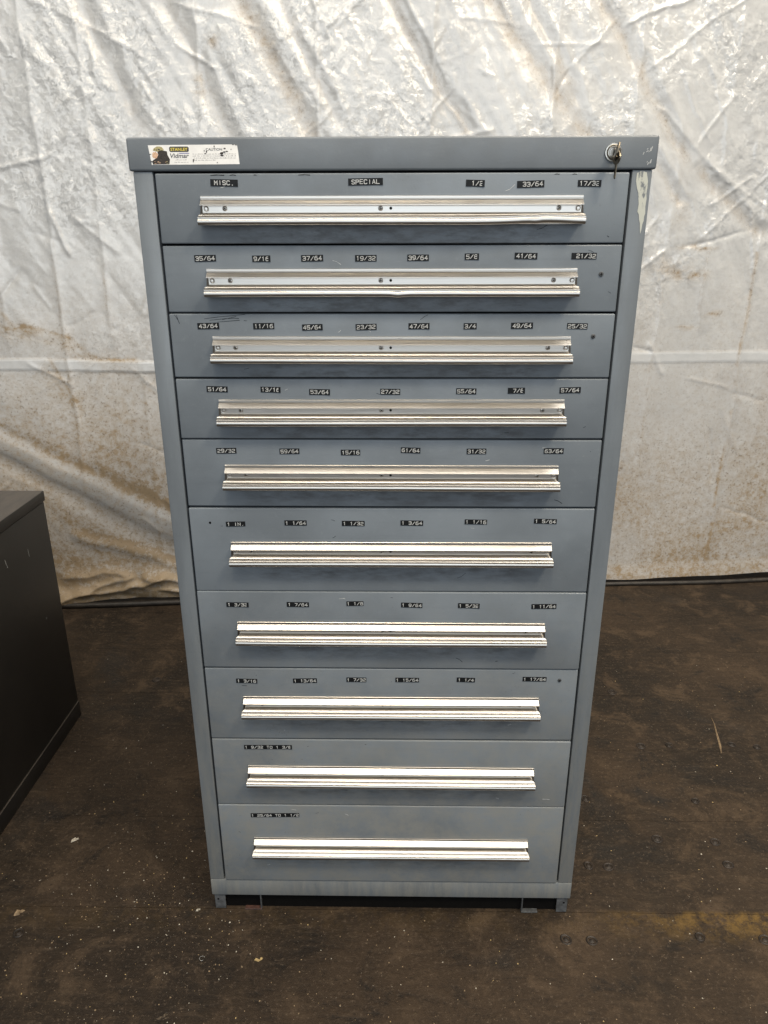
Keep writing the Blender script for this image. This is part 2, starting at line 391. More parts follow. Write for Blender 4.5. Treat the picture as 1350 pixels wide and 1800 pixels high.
# steel curl: short open ring
bm = bmesh.new(); rings = []
for k in range(15):
    a = 0.5+4.9*k/14; ring = []
    for j in range(6):
        b = 2*math.pi*j/6; rr = 0.0052+0.0007*math.cos(b)
        ring.append(bm.verts.new((rr*math.cos(a), rr*math.sin(a), 0.0009+0.0007*math.sin(b)+0.0012*k/14)))
    rings.append(ring)
for k in range(14):
    for j in range(6): bm.faces.new((rings[k][j], rings[k+1][j], rings[k+1][(j+1) % 6], rings[k][(j+1) % 6]))
bm.faces.new(rings[0]); bm.faces.new(rings[-1]); bmesh.ops.recalc_face_normals(bm, faces=bm.faces[:])
tag(from_bm('metal_shaving', bm, STEELCURL, None, smooth=60, loc=(-0.373, -0.113, 0)), 'small curled metal shaving on the floor in front of the cabinet', 'debris')
bm = bmesh.new()
pts = [(0.953, 0.694), (0.949, 0.66), (0.938, 0.615), (0.925, 0.56), (0.914, 0.525)]
for i, (x, y) in enumerate(pts): pass
hw = [0.0006, 0.0014, 0.0022, 0.003, 0.001]
L_ = [bm.verts.new((x-h, y, 0.0002)) for (x, y), h in zip(pts, hw)]; T_ = [bm.verts.new((x, y, 0.0025)) for (x, y), h in zip(pts, hw)]; R_ = [bm.verts.new((x+h, y, 0.0002)) for (x, y), h in zip(pts, hw)]
for i in range(4):
    bm.faces.new((L_[i], L_[i+1], T_[i+1], T_[i])); bm.faces.new((T_[i], T_[i+1], R_[i+1], R_[i]))
tag(from_bm('splinter', bm, CHIP_B), 'thin brown wood splinter on the floor right of the cabinet', 'debris')

# ------------------------------------------------------------------ white tarp
def make_tarp():
    ds = 0.0053
    S = np.arange(-2.6, 2.75, ds); Z = np.arange(0.018, 2.95, ds)
    s, z = np.meshgrid(S, Z, indexing='ij')
    s = s.astype(np.float64); z = z.astype(np.float64)
    up = sstep(0.75, 1.35, z)                        # upper half is tighter and more crinkled
    # slow billows and vertical drape
    d = 0.030*(fbm(s*1.3+9, z*0.7+3, 1, 3)-0.5)+0.009*(fbm(s*4.5+20, z*1.1+7, 5, 3)-0.5)
    # sheared coordinate across the slanting pleats of the upper half (they run down to the right)
    q = s+0.62*(z-1.4)
    d += up*0.014*(fbm(q*6.0+40, z*0.8+11, 9, 3)-0.5)
    d += up*0.004*(fbm(q*22.0+60, z*3.0+11, 19, 3)-0.5)
    # crinkle: ridged noise, streaky
    def ridge(x, y, seed, o=3): return 1-np.abs(2*fbm(x, y, seed, o)-1)*2
    wx = 0.05*(fbm(s*7+3, z*7, 33, 2)-.5); wz = 0.05*(fbm(s*7+30, z*7+9, 35, 2)-.5)
    am = 0.35+0.65*up
    am = am*(0.45+1.1*sstep(0.35, 0.65, fbm(s*2.2+5, z*2.2+5, 44, 3)))
    d += am*0.0004*ridge((s+wx)*11+80, (z+wz)*14+80, 21, 3)
    d += am*0.0004*(fbm((s+wx)*38+10, (z+wz)*52+10, 25, 2)-0.5)*2
    crk = (0.16+0.84*up)*(0.35+0.9*sstep(0.36, 0.62, fbm(s*3.2+5, z*3.2+5, 44, 4))); dirt = np.zeros_like(s); grey = np.zeros_like(s)
    def seg(p0, p1, width, amp, kind='ridge', jig=0.0, sd=0):
        (s0, z0), (s1, z1) = p0, p1
        pad = width*5+0.02
        i0 = max(0, int((min(s0, s1)-pad-S[0])/ds)); i1 = min(len(S), int((max(s0, s1)+pad-S[0])/ds)+1)
        j0 = max(0, int((min(z0, z1)-pad-Z[0])/ds)); j1 = min(len(Z), int((max(z0, z1)+pad-Z[0])/ds)+1)
        if i1 <= i0 or j1 <= j0: return None
        a = s[i0:i1, j0:j1]; b = z[i0:i1, j0:j1]
        L = math.hypot(s1-s0, z1-z0); tx, tz = (s1-s0)/L, (z1-z0)/L
        u = (a-s0)*tx+(b-z0)*tz; n = -(a-s0)*tz+(b-z0)*tx
        if jig: n = n+jig*(fbm(u*9+sd, u*0+sd*3.1, 71, 3)-0.5)
        win = sstep(-0.01, 0.12*L, u)*sstep(L+0.01, 0.88*L, u)
        return (slice(i0, i1), slice(j0, j1)), n, win, u/L
    # vertical storage creases, one long fold line each
    for sc, z0, z1, am_ in [(-1.145, 0.40, 2.9, .0055), (-0.983, 0.99, 2.2, .004), (1.295, 0.0, 1.9, .006), (0.958, 0.15, 1.75, .003), (-1.33, .9, 2.9, .004), (-0.62, 1.2, 2.9, .004), (-0.25, 1.2, 2.9, .004), (0.12, 1.3, 2.9, .004), (0.52, 1.3, 2.9, .004), (0.80, 1.2, 2.9, .004), (1.12, .9, 2.9, .0035), (-1.9, 0, 2.9, .004), (1.8, 0, 2.9, .004), (-.9, .1, .95, .0025)]:
        r = seg((sc, z0), (sc+0.012, z1), 0.010, am_, jig=0.016, sd=sc*7)
        if r: sl, n, win, u = r; d[sl] += am_*win*np.exp(-np.abs(n)/0.010)
        if r: dirt[sl] += (0.55 if sc > 1.2 else 0.2)*win*np.exp(-((n-.006)/0.0055)**2)*(z[sl] < 1.3)*sstep(.25, .6, fbm(s[sl]*5, z[sl]*14, 92, 3))
    # random sharp folds radiating through the crinkled part
    rg2 = np.random.default_rng(5)
    for k in range(760):
        zc = 0.2+2.7*rg2.random()**0.75; sc = -2.4+5.0*rg2.random()
        if zc < 1.15 and rg2.random() < 0.45: continue
        th = rg2.choice([rg2.normal(-1.05, 0.22), rg2.normal(0.75, 0.25), rg2.normal(-0.15, 0.3), rg2.normal(1.5, .15)], p=[.42, .25, .18, .15])
        L = rg2.uniform(0.05, 0.30); wd = rg2.uniform(0.003, 0.008); am_ = rg2.normal(0, 1)*0.0024+0.0012
        p0 = (sc-.5*L*math.cos(th), zc-.5*L*math.sin(th)); p1 = (sc+.5*L*math.cos(th), zc+.5*L*math.sin(th))
        r = seg(p0, p1, wd, am_, jig=0.02, sd=k*1.7)
        if r: sl, n, win, u = r; d[sl] += am_*win*np.exp(-np.abs(n)/wd)
    # a few long thin fold lines crossing the stretched upper half
    for k in range(46):
        zc = rg2.uniform(1.45, 2.85); sc = rg2.uniform(-2.3, 2.4); th = rg2.choice([rg2.normal(-1.0, .2), rg2.normal(.65, .25), rg2.normal(-.3, .2)]); L = rg2.uniform(.25, .6); wd = rg2.uniform(.003, .0045)
        r = seg((sc-.5*L*math.cos(th), zc-.5*L*math.sin(th)), (sc+.5*L*math.cos(th), zc+.5*L*math.sin(th)), wd, 0, jig=.03, sd=k*2.3)
        if r: sl, n, win, u = r; d[sl] += 0.0034*win*np.exp(-np.abs(n)/wd)
    # the slanting pleats at the top, toned darker and browner along each groove
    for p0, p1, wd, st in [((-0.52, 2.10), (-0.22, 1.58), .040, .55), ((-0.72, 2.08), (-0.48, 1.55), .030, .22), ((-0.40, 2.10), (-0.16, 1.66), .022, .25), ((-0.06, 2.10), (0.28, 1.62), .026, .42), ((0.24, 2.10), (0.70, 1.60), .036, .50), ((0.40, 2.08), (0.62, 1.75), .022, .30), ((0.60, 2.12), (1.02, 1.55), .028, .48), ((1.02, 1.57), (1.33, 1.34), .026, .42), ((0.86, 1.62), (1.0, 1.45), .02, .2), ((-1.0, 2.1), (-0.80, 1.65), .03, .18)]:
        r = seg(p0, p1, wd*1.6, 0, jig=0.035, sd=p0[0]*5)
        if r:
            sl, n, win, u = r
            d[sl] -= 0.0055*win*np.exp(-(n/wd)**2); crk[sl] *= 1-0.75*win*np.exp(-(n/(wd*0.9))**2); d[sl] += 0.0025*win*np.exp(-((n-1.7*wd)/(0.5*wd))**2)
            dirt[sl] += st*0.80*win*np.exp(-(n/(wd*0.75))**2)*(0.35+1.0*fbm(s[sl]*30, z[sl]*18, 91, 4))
    # big round fold sagging from the left down behind the tall cabinet
    p0, p1 = (-2.2, 1.10), (-0.30, -0.02)
    L = math.hypot(p1[0]-p0[0], p1[1]-p0[1]); tx, tz = (p1[0]-p0[0])/L, (p1[1]-p0[1])/L
    n = -(s-p0[0])*tz+(z-p0[1])*tx; u = (s-p0[0])*tx+(z-p0[1])*tz
    n = n+0.018*(fbm(u*3.5, u*0, 55, 3)-.5)
    n2 = n/(1+0.5*sstep(0.9, 1.9, u))
    d += 0.0048*np.exp(-(n2/0.030)**4); d -= 0.0035*np.exp(-((n2-0.055)/0.022)**2); d -= 0.006*np.exp(-((n2+0.06)/0.03)**2)
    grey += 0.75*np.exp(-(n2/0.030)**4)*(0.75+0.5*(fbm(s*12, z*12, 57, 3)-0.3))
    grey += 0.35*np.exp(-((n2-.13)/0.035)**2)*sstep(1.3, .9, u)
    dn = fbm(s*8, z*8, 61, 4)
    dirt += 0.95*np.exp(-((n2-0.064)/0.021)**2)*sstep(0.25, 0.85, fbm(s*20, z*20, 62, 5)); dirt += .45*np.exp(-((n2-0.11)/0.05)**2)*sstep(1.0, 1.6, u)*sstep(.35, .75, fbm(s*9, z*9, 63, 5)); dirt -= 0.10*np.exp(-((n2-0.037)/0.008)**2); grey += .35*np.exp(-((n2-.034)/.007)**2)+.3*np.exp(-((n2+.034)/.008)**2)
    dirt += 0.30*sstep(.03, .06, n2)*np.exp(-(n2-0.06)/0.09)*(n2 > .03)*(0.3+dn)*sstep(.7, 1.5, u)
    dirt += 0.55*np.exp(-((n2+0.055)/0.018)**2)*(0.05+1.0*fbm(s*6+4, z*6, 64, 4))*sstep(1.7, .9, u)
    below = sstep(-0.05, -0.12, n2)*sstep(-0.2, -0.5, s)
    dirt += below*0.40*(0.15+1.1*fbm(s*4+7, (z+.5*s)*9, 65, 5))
    # second, smaller dirty pleat under it
    r = seg((-1.25, .30), (-0.80, .12), .03, 0, jig=.05, sd=3)
    sl, nn, win, uu = r; d[sl] += .006*win*np.exp(-(nn/.02)**2); dirt[sl] += .6*win*np.exp(-((nn-.02)/.022)**2)*dn[sl]*1.6
    # bunched foot at the left
    foot = sstep(0.22, 0.02, z)*sstep(-0.55, -0.95, s)
    d += foot*0.050*(fbm(s*3.2+1, z*9+s*3, 66, 3)-0.25)
    grey += 0.5*foot*sstep(.5, .62, fbm(s*4, z*12+s*4, 67, 3))
    for p0, p1, wd_, am_ in [((-1.35, .015), (-0.86, .115), .018, .022), ((-1.0, .10), (-0.55, .06), .020, .026), ((-1.25, .06), (-1.0, .10), .014, .014), ((-.95, .05), (-.5, .03), .012, .018), ((-1.3, .13), (-1.02, .12), .022, .012)]:
        r = seg(p0, p1, wd_, am_, jig=.05, sd=p0[0]*9)
        sl, nn, win, uu = r; d[sl] += am_*win*np.exp(-np.abs(nn)/wd_); grey[sl] += .5*win*np.exp(-((nn+.012)/.014)**2); dirt[sl] += .5*win*np.exp(-((nn-.01)/.008)**2)
    # heat-welded seam strip: smooth raised band with two edges
    zs = 0.925+0.006*np.sin(s*2.0)+0.012*(s < -0.4)*sstep(-.8, -1.3, s)
    band = sstep(0.021, 0.017, np.abs(z-zs))
    d = d*(1-0.25*band)+0.0030*band; crk *= 1-0.5*band
    # soil: grows towards the foot, in broad blotches, warmer low down
    soil = sstep(1.50, 0.35, z)*(0.27+0.42*sstep(0.25, 0.80, fbm(s*2.6+3, z*2.6, 81, 6))+0.10*sstep(-.5, -.9, s))+sstep(0.75, 0.1, z)*0.10
    soil += sstep(0.32, 0.02, z)*0.16*(0.3+fbm(s*5, z*7, 83, 4))
    soil += sstep(0.09, 0.03, z)*0.22*(0.2+fbm(s*9, z*5, 84, 3))
    soil *= 1-0.45*band
    dirt += soil*0.95+0.06; dirt -= 0.12*band*sstep(1.3, .9, s*0+z)
    def spot(a, b, ra, rb, st, sd):
        nonlocal dirt
        k = np.exp(-((s-a)/ra)**2-((z-b)/rb)**2)
        dirt += st*k*sstep(0.30, 0.62, fbm(s*22, z*40, sd, 4))
    for args in [(1.06, 1.227, .05, .022, 1.0, 7), (1.10, 1.318, .035, .012, 1.2, 8), (1.04, 1.312, .04, .010, .5, 9), (1.17, 1.085, .03, .010, .7, 10), (1.07, 1.035, .03, .008, .8, 12), (1.38, .26, .10, .03, .25, 13), (1.22, .10, .12, .03, .2, 14), (0.93, .06, .015, .02, .9, 15), (-.62, 1.80, .02, .03, .7, 16), (-.57, 1.92, .02, .02, .6, 17), (.98, 1.24, .08, .03, .3, 18), (0.99, 1.45, .04, .08, .25, 19)]: spot(*args)
    # old wet-edge stain curving down from the left edge to the seam
    for p0, p1 in [((-1.42, 1.24), (-1.29, 1.06)), ((-1.45, 1.075), (-1.24, 1.065)), ((-1.29, 1.07), (-1.12, 1.01)), ((-1.14, 1.03), (-1.04, .945)), ((-1.05, .955), (-.90, .945)), ((-1.20, .96), (-1.13, .78))]:
        r = seg(p0, p1, .02, 0, jig=.04, sd=p0[0]*3)
        sl, nn, win, uu = r
        dirt[sl] += win*(0.55*np.exp(-(nn/.006)**2)+.30*np.exp(-((nn+.02)/.03)**2))*(.2+1.1*dn[sl])
    # gentle lean-back at the top, hem turned towards the viewer at the bottom edge
    d += 0.012*sstep(0.10, 0.0, z)*(0.4+fbm(s*5+2, z*0, 90, 2))
    hemz = 0.012*sstep(0.25, 0.018, z)*(fbm(s*2.4+5, s*0, 95, 3)-0.42)*2
    rise = sstep(0.2, 0.018, z)*(0.004+0.010*sstep(0.9, 1.2, s))
    co = np.stack([s, -d, z+hemz+rise], -1).reshape(-1, 3)
    ns, nz = s.shape
    idx = np.arange(ns*nz).reshape(ns, nz)
    f = np.stack([idx[:-1, :-1], idx[1:, :-1], idx[1:, 1:], idx[:-1, 1:]], -1).reshape(-1, 4)
    me = bpy.data.meshes.new('tarp')
    me.vertices.add(len(co)); me.vertices.foreach_set('co', co.astype(np.float32).ravel())
    me.loops.add(f.size); me.loops.foreach_set('vertex_index', f.astype(np.int32).ravel())
    me.polygons.add(len(f)); me.polygons.foreach_set('loop_start', np.arange(0, f.size, 4, dtype=np.int32))
    me.polygons.foreach_set('loop_total', np.full(len(f), 4, np.int32))
    me.update(); me.validate()
    me.polygons.foreach_set('use_smooth', [True]*len(me.polygons))
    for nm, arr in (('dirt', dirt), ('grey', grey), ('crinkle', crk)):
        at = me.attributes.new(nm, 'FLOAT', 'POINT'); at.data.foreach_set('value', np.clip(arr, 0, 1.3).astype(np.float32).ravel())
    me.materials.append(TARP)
    o = bpy.data.objects.new('tarp', me); COL.objects.link(o)
    o.location = (0.0, 1.512, 0.0); o.rotation_euler = (0, 0, math.atan2(0.258, 2.874))
    tag(o, 'crinkled white plastic tarp with brown dirt stains hanging behind the cabinets', 'tarp')
    return o
TARP_OBJ = make_tarp()

# dark pipe along the tarp's foot
bm = bmesh.new(); rings = []
for i in range(90):
    x = -2.6+5.4*i/89
    y = 1.512+0.0898*x-0.016-0.022*max(0.0, min(1.0, (0.4-x)/0.9))+0.006*math.sin(x*3.1)+0.004*math.sin(x*7.7+1)
    r = 0.0105 if x < 0.3 else 0.0085
    rings.append([bm.verts.new((x, y+r*math.cos(2*math.pi*j/12), r+r*math.sin(2*math.pi*j/12))) for j in range(12)])
for i in range(89):
    for j in range(12): bm.faces.new((rings[i][j], rings[i+1][j], rings[i+1][(j+1) % 12], rings[i][(j+1) % 12]))
bm.faces.new(rings[0]); bm.faces.new(rings[-1]); bmesh.ops.recalc_face_normals(bm, faces=bm.faces[:])
tag(from_bm('pipe', bm, RUBBER, None, smooth=60), 'thin dark pipe lying on the floor along the foot of the tarp', 'pipe')

# ------------------------------------------------------------------ the low black cabinet at the left
dk = tag(empty('cabinet', (-1.316, 0.335, 0)), 'low charcoal black steel cabinet with a flat top, left of the tall one', 'cabinet')
dk.location = (0, 0, 0)
bm = bmesh.new(); bm_box(bm, -1.697, -0.9385, -0.018, 0.683, 0.050, 0.6805, 0.0025)
from_bm('body', bm, DARKPAINT, dk, smooth=40)
box('top_cap', (-1.699, -0.9350, -0.021, 0.686, 0.6825, 0.711), DARKPAINT, dk, bevel=0.003)
box('base_rail', (-1.695, -0.9365, -0.016, 0.684, 0.0, 0.0485), DARKPAINT, dk, bevel=0.002)
def scratch(name, pts, wd, nrm, mat, parent):
    """thin ribbon lying on a face: pts 3-d, nrm = face normal"""
    bm = bmesh.new(); nv = Vector(nrm)
    for i in range(len(pts)-1):
        a, b = Vector(pts[i]), Vector(pts[i+1]); t = (b-a).normalized(); sd = t.cross(nv)*wd*0.5
        bm_poly(bm, [a-sd*0.6, b-sd, b+sd, a+sd*0.6], -nv*0.0003)
    bmesh.ops.recalc_face_normals(bm, faces=bm.faces[:])
    return from_bm(name, bm, mat, parent)
scratch('scratch', [(-0.9384, 0.4469, 0.6139), (-0.9384, 0.450, 0.600), (-0.9384, 0.4534, 0.5897)], 0.0012, (1, 0, 0), SCRATCH, dk)
scratch('scratch', [(-0.9384, 0.5585, 0.5946), (-0.9384, 0.5602, 0.5731)], 0.0009, (1, 0, 0), SCRATCH, dk)
scratch('scratch', [(-0.9384, 0.5887, 0.3800), (-0.9384, 0.5900, 0.3740)], 0.0010, (1, 0, 0), SCRATCH, dk)

# ------------------------------------------------------------------ the tall grey drawer cabinet
cab = tag(empty('drawer_cabinet', (0, 0, 0)), 'tall grey blue steel tool cabinet with ten drawers and aluminium handles', 'tool cabinet')
HW = 0.377; DEPTH = 0.705
def make_cap():
    bm = bmesh.new(); bm_box(bm, -0.3815, 0.3815, 0.0, DEPTH+0.004, 1.4322, 1.4765, 0.0032, 3)
    return from_bm('top_cap', bm, PAINT_CAP, cab, smooth=40)
cap = make_cap()
for sgn in (-1, 1):
    a, b = sorted((sgn*HW, sgn*0.3482))
    box('front_rail', (a, b, 0.0030, 0.034, 0.0835, 1.4318), PAINT_RAIL, cab, bevel=0.0016)
    a, b = sorted((sgn*HW, sgn*(HW-0.002)))
    box('side_panel', (a, b, 0.0345, DEPTH-0.002, 0.041, 1.4318), PAINT_RAIL, cab, bevel=0.0005)
box('base_rail', (-HW-0.0003, HW+0.0003, 0.0026, 0.034, 0.0407, 0.0831), PAINT_RAIL, cab, bevel=0.0022)
box('back_panel', (-HW+0.0025, HW-0.0025, DEPTH-0.003, DEPTH, 0.0, 1.4316), PAINT_RAIL, cab, bevel=0.0004)
box('floor_pan', (-HW+0.003, HW-0.003, 0.0345, DEPTH-0.004, 0.0412, 0.044), DARKPAINT, cab, bevel=0.0004)
# added dark inner sleeve, no real part, keeps the gaps round the drawers dark
box('dark_gap_sleeve', (-0.3481, -0.3471, 0.035, 0.60, 0.084, 1.431), DARKPAINT, cab, bevel=0)
box('dark_gap_sleeve', (0.3471, 0.3481, 0.035, 0.60, 0.084, 1.431), DARKPAINT, cab, bevel=0)
box('gap_shade_strip', (-0.3500, 0.3500, 0.0125, 0.0145, 0.0, 0.0402), DARKHOLE, cab, bevel=0)  # black strip added as painted shade in the gap under the base rail
def make_leg(sx, y0, y1):
    bm = bmesh.new(); x0, x1 = sorted((sx*(HW-0.004), sx*(HW-0.0265)))
    fr = y0 if y0 < 0.3 else y1-0.0025
    bm_box(bm, x0, x1, fr, fr+0.0025, 0.0, 0.0405, 0.0006, 1)
    xa, xb = sorted((sx*(HW-0.004), sx*(HW-0.0065)))
    ya, yb = (y0+0.0027, y1) if y0 < 0.3 else (y0, y1-0.0027)
    bm_box(bm, xa, xb, ya, yb, 0.0, 0.0403, 0.0006, 1)
    if y0 < 0.3:
        bm_lathe(bm, [(0.0022, 0.0), (0.0022, 0.0003)], (sx*(HW-0.0115), fr-0.0001, 0.026), '-y', 12, 1)
    return from_bm('leg', bm, [DIRTYSTEEL, DARKHOLE], cab, smooth=40)
for sx in (-1, 1):
    make_leg(sx, 0.006, 0.040); make_leg(sx, DEPTH-0.045, DEPTH-0.006)
def channel(x0, x1, lipx, mat_lip):
    bm = bmesh.new(); bm_box(bm, lipx-0.0012, lipx+0.0012, 0.0045, 0.012, 0.003, 0.0400, 0.0003, 1)
    bm_box(bm, x0, x1, 0.002, 0.012, 0.0008, 0.0028, 0.0003, 1, 1)
    return from_bm('base_channel', bm, [DIRTYSTEEL, mat_lip], cab, smooth=40)
channel(-0.310, -0.2735, -0.2750, RUST); channel(0.2765, 0.3110, 0.2780, DIRTYSTEEL)

# pale smear of paint on the right rail
P = [[0.3552, 1.4274], [0.3621, 1.4307], [0.369, 1.4281], [0.372, 1.4168], [0.3722, 1.4078], [0.3716, 1.4000], [0.3728, 1.3926], [0.3722, 1.3830], [0.3732, 1.3734], [0.3720, 1.3690], [0.3722, 1.3633], [0.3706, 1.358], [0.3701, 1.35], [0.3690, 1.345], [0.3682, 1.351], [0.3670, 1.3600], [0.3652, 1.3649], [0.3640, 1.372], [0.3615, 1.3757], [0.3622, 1.386], [0.3604, 1.3965], [0.3600, 1.401], [0.3576, 1.4063], [0.3560, 1.412], [0.3548, 1.4169]]
bm = bmesh.new(); bm_poly(bm, [(x, 0.0025, z) for x, z in P][::-1], (0, 0.0004, 0)); bmesh.ops.recalc_face_normals(bm, faces=bm.faces[:])
from_bm('paint_smear', bm, SMEAR, cab)
for pts in ([(0.3598, 1.4510), (0.3612, 1.4545)], [(0.3640, 1.4545), (0.3668, 1.4565)], [(0.3645, 1.4580), (0.3665, 1.4590)], [(0.3672, 1.4545), (0.3712, 1.4570), (0.3722, 1.4618)], [(0.3690, 1.4555), (0.3705, 1.4602)], [(0.3676, 1.4378), (0.3690, 1.4410)], [(0.3664, 1.4412), (0.3678, 1.4424)], [(0.3698, 1.4395), (0.3728, 1.4448)], [(0.3716, 1.4400), (0.3726, 1.4425)]):
    scratch('scratch', [(x, -0.0003, z) for x, z in pts], 0.0010, (0, -1, 0), SCRATCH, cap)

# ---- lettering: embossing-tape alphabet, one stroke list per sign
O_ = [(0, .9), (.9, 0), (3.1, 0), (4, .9), (4, 5.1), (3.1, 6), (.9, 6), (0, 5.1), (0, .9)]
GLY = {
 '0': [O_], 'O': [O_], '1': [[(.9, 4.9), (2.1, 6), (2.1, 0)]],
 '2': [[(0, 5), (.8, 6), (3.2, 6), (4, 5.2), (4, 3.9), (3.2, 3.1), (.8, 2.5), (0, 1.7), (0, 0), (4, 0)]],
 '3': [[(0, 5.3), (.8, 6), (3.2, 6), (4, 5.2), (4, 3.9), (3.2, 3.1), (4, 2.3), (4, .8), (3.2, 0), (.8, 0), (0, .7)], [(1.3, 3.1), (3.1, 3.1)]],
 '4': [[(3, 0), (3, 6), (0, 2)], [(0, 1.9), (4.3, 1.9)]],
 '5': [[(4, 6), (0, 6), (0, 3.5), (3.2, 3.5), (4, 2.7), (4, .8), (3.2, 0), (.8, 0), (0, .7)]],
 '6': [[(3.7, 6), (1.3, 6), (0, 4.4), (0, .8), (.8, 0), (3.2, 0), (4, .8), (4, 2.7), (3.2, 3.5), (.2, 3.5)]],
 '7': [[(0, 6), (4, 6), (4, 5), (1.5, 0)]],
 '8': [[(.8, 3.2), (.2, 3.9), (.2, 5.2), (.9, 6), (3.1, 6), (3.8, 5.2), (3.8, 3.9), (3.2, 3.2), (4, 2.4), (4, .8), (3.2, 0), (.8, 0), (0, .8), (0, 2.4), (.8, 3.2)], [(.8, 3.2), (3.2, 3.2)]],
 '9': [[(.3, 0), (2.7, 0), (4, 1.6), (4, 5.2), (3.2, 6), (.8, 6), (0, 5.2), (0, 3.3), (.8, 2.5), (3.8, 2.5)]],
 '/': [[(0, 0), (4, 6)]], '.': [[(1.6, .1), (2.4, .1)]], 'I': [[(2, 0), (2, 6)]],
 'N': [[(0, 0), (0, 6), (4, 0), (4, 6)]], 'M': [[(0, 0), (0, 6), (2, 2.6), (4, 6), (4, 0)]],
 'S': [[(4, 5.2), (3.2, 6), (.8, 6), (0, 5.2), (0, 4), (.8, 3.3), (3.2, 2.7), (4, 2), (4, .8), (3.2, 0), (.8, 0), (0, .8)]],
 'C': [[(4, 5.1), (3.1, 6), (.9, 6), (0, 5.1), (0, .9), (.9, 0), (3.1, 0), (4, .9)]],
 'P': [[(0, 0), (0, 6), (3.2, 6), (4, 5.2), (4, 3.8), (3.2, 3), (.3, 3)]],
 'E': [[(4, 6), (0, 6), (0, 0), (4, 0)], [(0.3, 3.1), (3.4, 3.1)]],
 'A': [[(0, 0), (1.8, 6), (2.2, 6), (4, 0)], [(.8, 1.9), (3.2, 1.9)]], 'L': [[(0, 6), (0, 0), (4, 0)]],
 'T': [[(0, 6), (4, 6)], [(2, 5.7), (2, 0)]], ' ': [],
}
def ribbon(bm, pts, wd, y, h, mi):
    """raised stroke along pts (x,z) in the face plane y; top at y-h"""
    n = len(pts); P = [Vector((p[0], p[1])) for p in pts]; closed = (P[0]-P[-1]).length < 1e-7
    Lf, Rt = [], []
    for i in range(n):
        if closed and i in (0, n-1): t0 = (P[-1]-P[-2]).normalized(); t1 = (P[1]-P[0]).normalized()
        else:
            t0 = (P[i]-P[i-1]).normalized() if i > 0 else (P[1]-P[0]).normalized()
            t1 = (P[i+1]-P[i]).normalized() if i < n-1 else t0
        t = t0+t1
        t = t.normalized() if t.length > 1e-4 else t1
        nn = Vector((-t.y, t.x)); k = 1/max(0.45, nn.dot(Vector((-t1.y, t1.x))))
        ext = Vector((0, 0))
        if not closed: ext = (-t1*wd*.35 if i == 0 else (t0*wd*.35 if i == n-1 else ext))
        Lf.append(P[i]+ext+nn*wd*.5*k); Rt.append(P[i]+ext-nn*wd*.5*k)
    vt = [[bm.verts.new((q.x, y-h, q.y)) for q in side] for side in (Lf, Rt)]
    vb = [[bm.verts.new((q.x, y, q.y)) for q in side] for side in (Lf, Rt)]
    for i in range(n-1):
        for q in ((vt[0][i], vt[0][i+1], vt[1][i+1], vt[1][i]), (vb[0][i], vb[0][i+1], vt[0][i+1], vt[0][i]), (vt[1][i], vt[1][i+1], vb[1][i+1], vb[1][i])):
            f = bm.faces.new(q); f.material_index = mi
def label_tape(text, x, z, wid, hgt, parent, seed, org):
    rg = random.Random(seed); bm = bmesh.new()
    th = 0.00045; hgt = max(0.0088, min(hgt, 0.0095))
    nx = max(4, int(wid/0.004)); top = []; bot = []; cur = [rg.uniform(0, 0.0002) for _ in range(nx+1)]
    if rg.random() < 0.35: cur[-1] += 0.0006; cur[-2] += 0.0002
    for i in range(nx+1):
        xx = -wid/2+wid*i/nx
        top.append([bm.verts.new((xx, -th-cur[i], zz)) for zz in (-hgt/2, hgt/2)])
        bot.append([bm.verts.new((xx, 0, zz)) for zz in (-hgt/2, hgt/2)])
    for i in range(nx):
        bm.faces.new((top[i][0], top[i+1][0], top[i+1][1], top[i][1]))
        bm.faces.new((bot[i][0], bot[i+1][0], top[i+1][0], top[i][0])); bm.faces.new((top[i][1], top[i+1][1], bot[i+1][1], bot[i][1]))
    bm.faces.new((bot[0][0], top[0][0], top[0][1], bot[0][1])); bm.faces.new((bot[nx][1], top[nx][1], top[nx][0], bot[nx][0]))
    n = len(text); adv = min(0.0060, wid/(n+0.15)); ch = 0.0054; cw = min(0.0041, adv*0.70)
    x0 = -adv*n/2+(adv-cw)/2
    for i, c in enumerate(text):
        dz = rg.uniform(-0.00025, 0.00025)
        for k, st in enumerate(GLY[c]):
            ribbon(bm, [(x0+i*adv+p[0]/4*cw, -ch/2+dz+p[1]/6*ch) for p in st], 0.00098*rg.uniform(.9, 1.15), -th-0.0002, 0.00022+0.00006*k, 1)
    bmesh.ops.recalc_face_normals(bm, faces=bm.faces[:])
    o = from_bm('label_tape', bm, [TAPE, WHITE], parent)
    o.location = (x-org[0], -0.0001, z-org[1]); o.rotation_euler = (0, R(rg.uniform(-1.6, 1.6)), 0)
    return o

# ---- aluminium pull: one extrusion, 560 mm long
PROF = [(0.2, 0), (2.6, 0), (3.2, .6), (3.2, 3.2), (2.4, 3.8), (1.8, 4.2), (1.8, 4.8), (2.6, 5.4), (6.2, 8.4), (9.9, 11.4), (10.6, 12.0), (10.6, 12.8), (10, 13.2), (3, 13.4), (3, 22.6), (4, 23.0), (9.5, 23.8), (13.4, 26.2), (13.8, 26.8), (14.6, 27.0), (19.2, 29.0), (20.0, 29.7), (20.0, 30.5), (18.8, 30.9), (18.8, 31.6), (20.2, 32.2), (20.9, 33.4), (21.2, 35.0), (21.0, 37.0), (20.2, 38.8), (18.9, 39.9), (17.4, 40.4), (16.0, 40.2), (15.6, 39.4), (16.6, 38.4), (17.4, 37.0), (17.2, 35.2), (15.8, 34.0), (13, 33.4), (4, 32.4), (2.2, 33.4), (2.0, 39.0), (0.2, 39.0)]
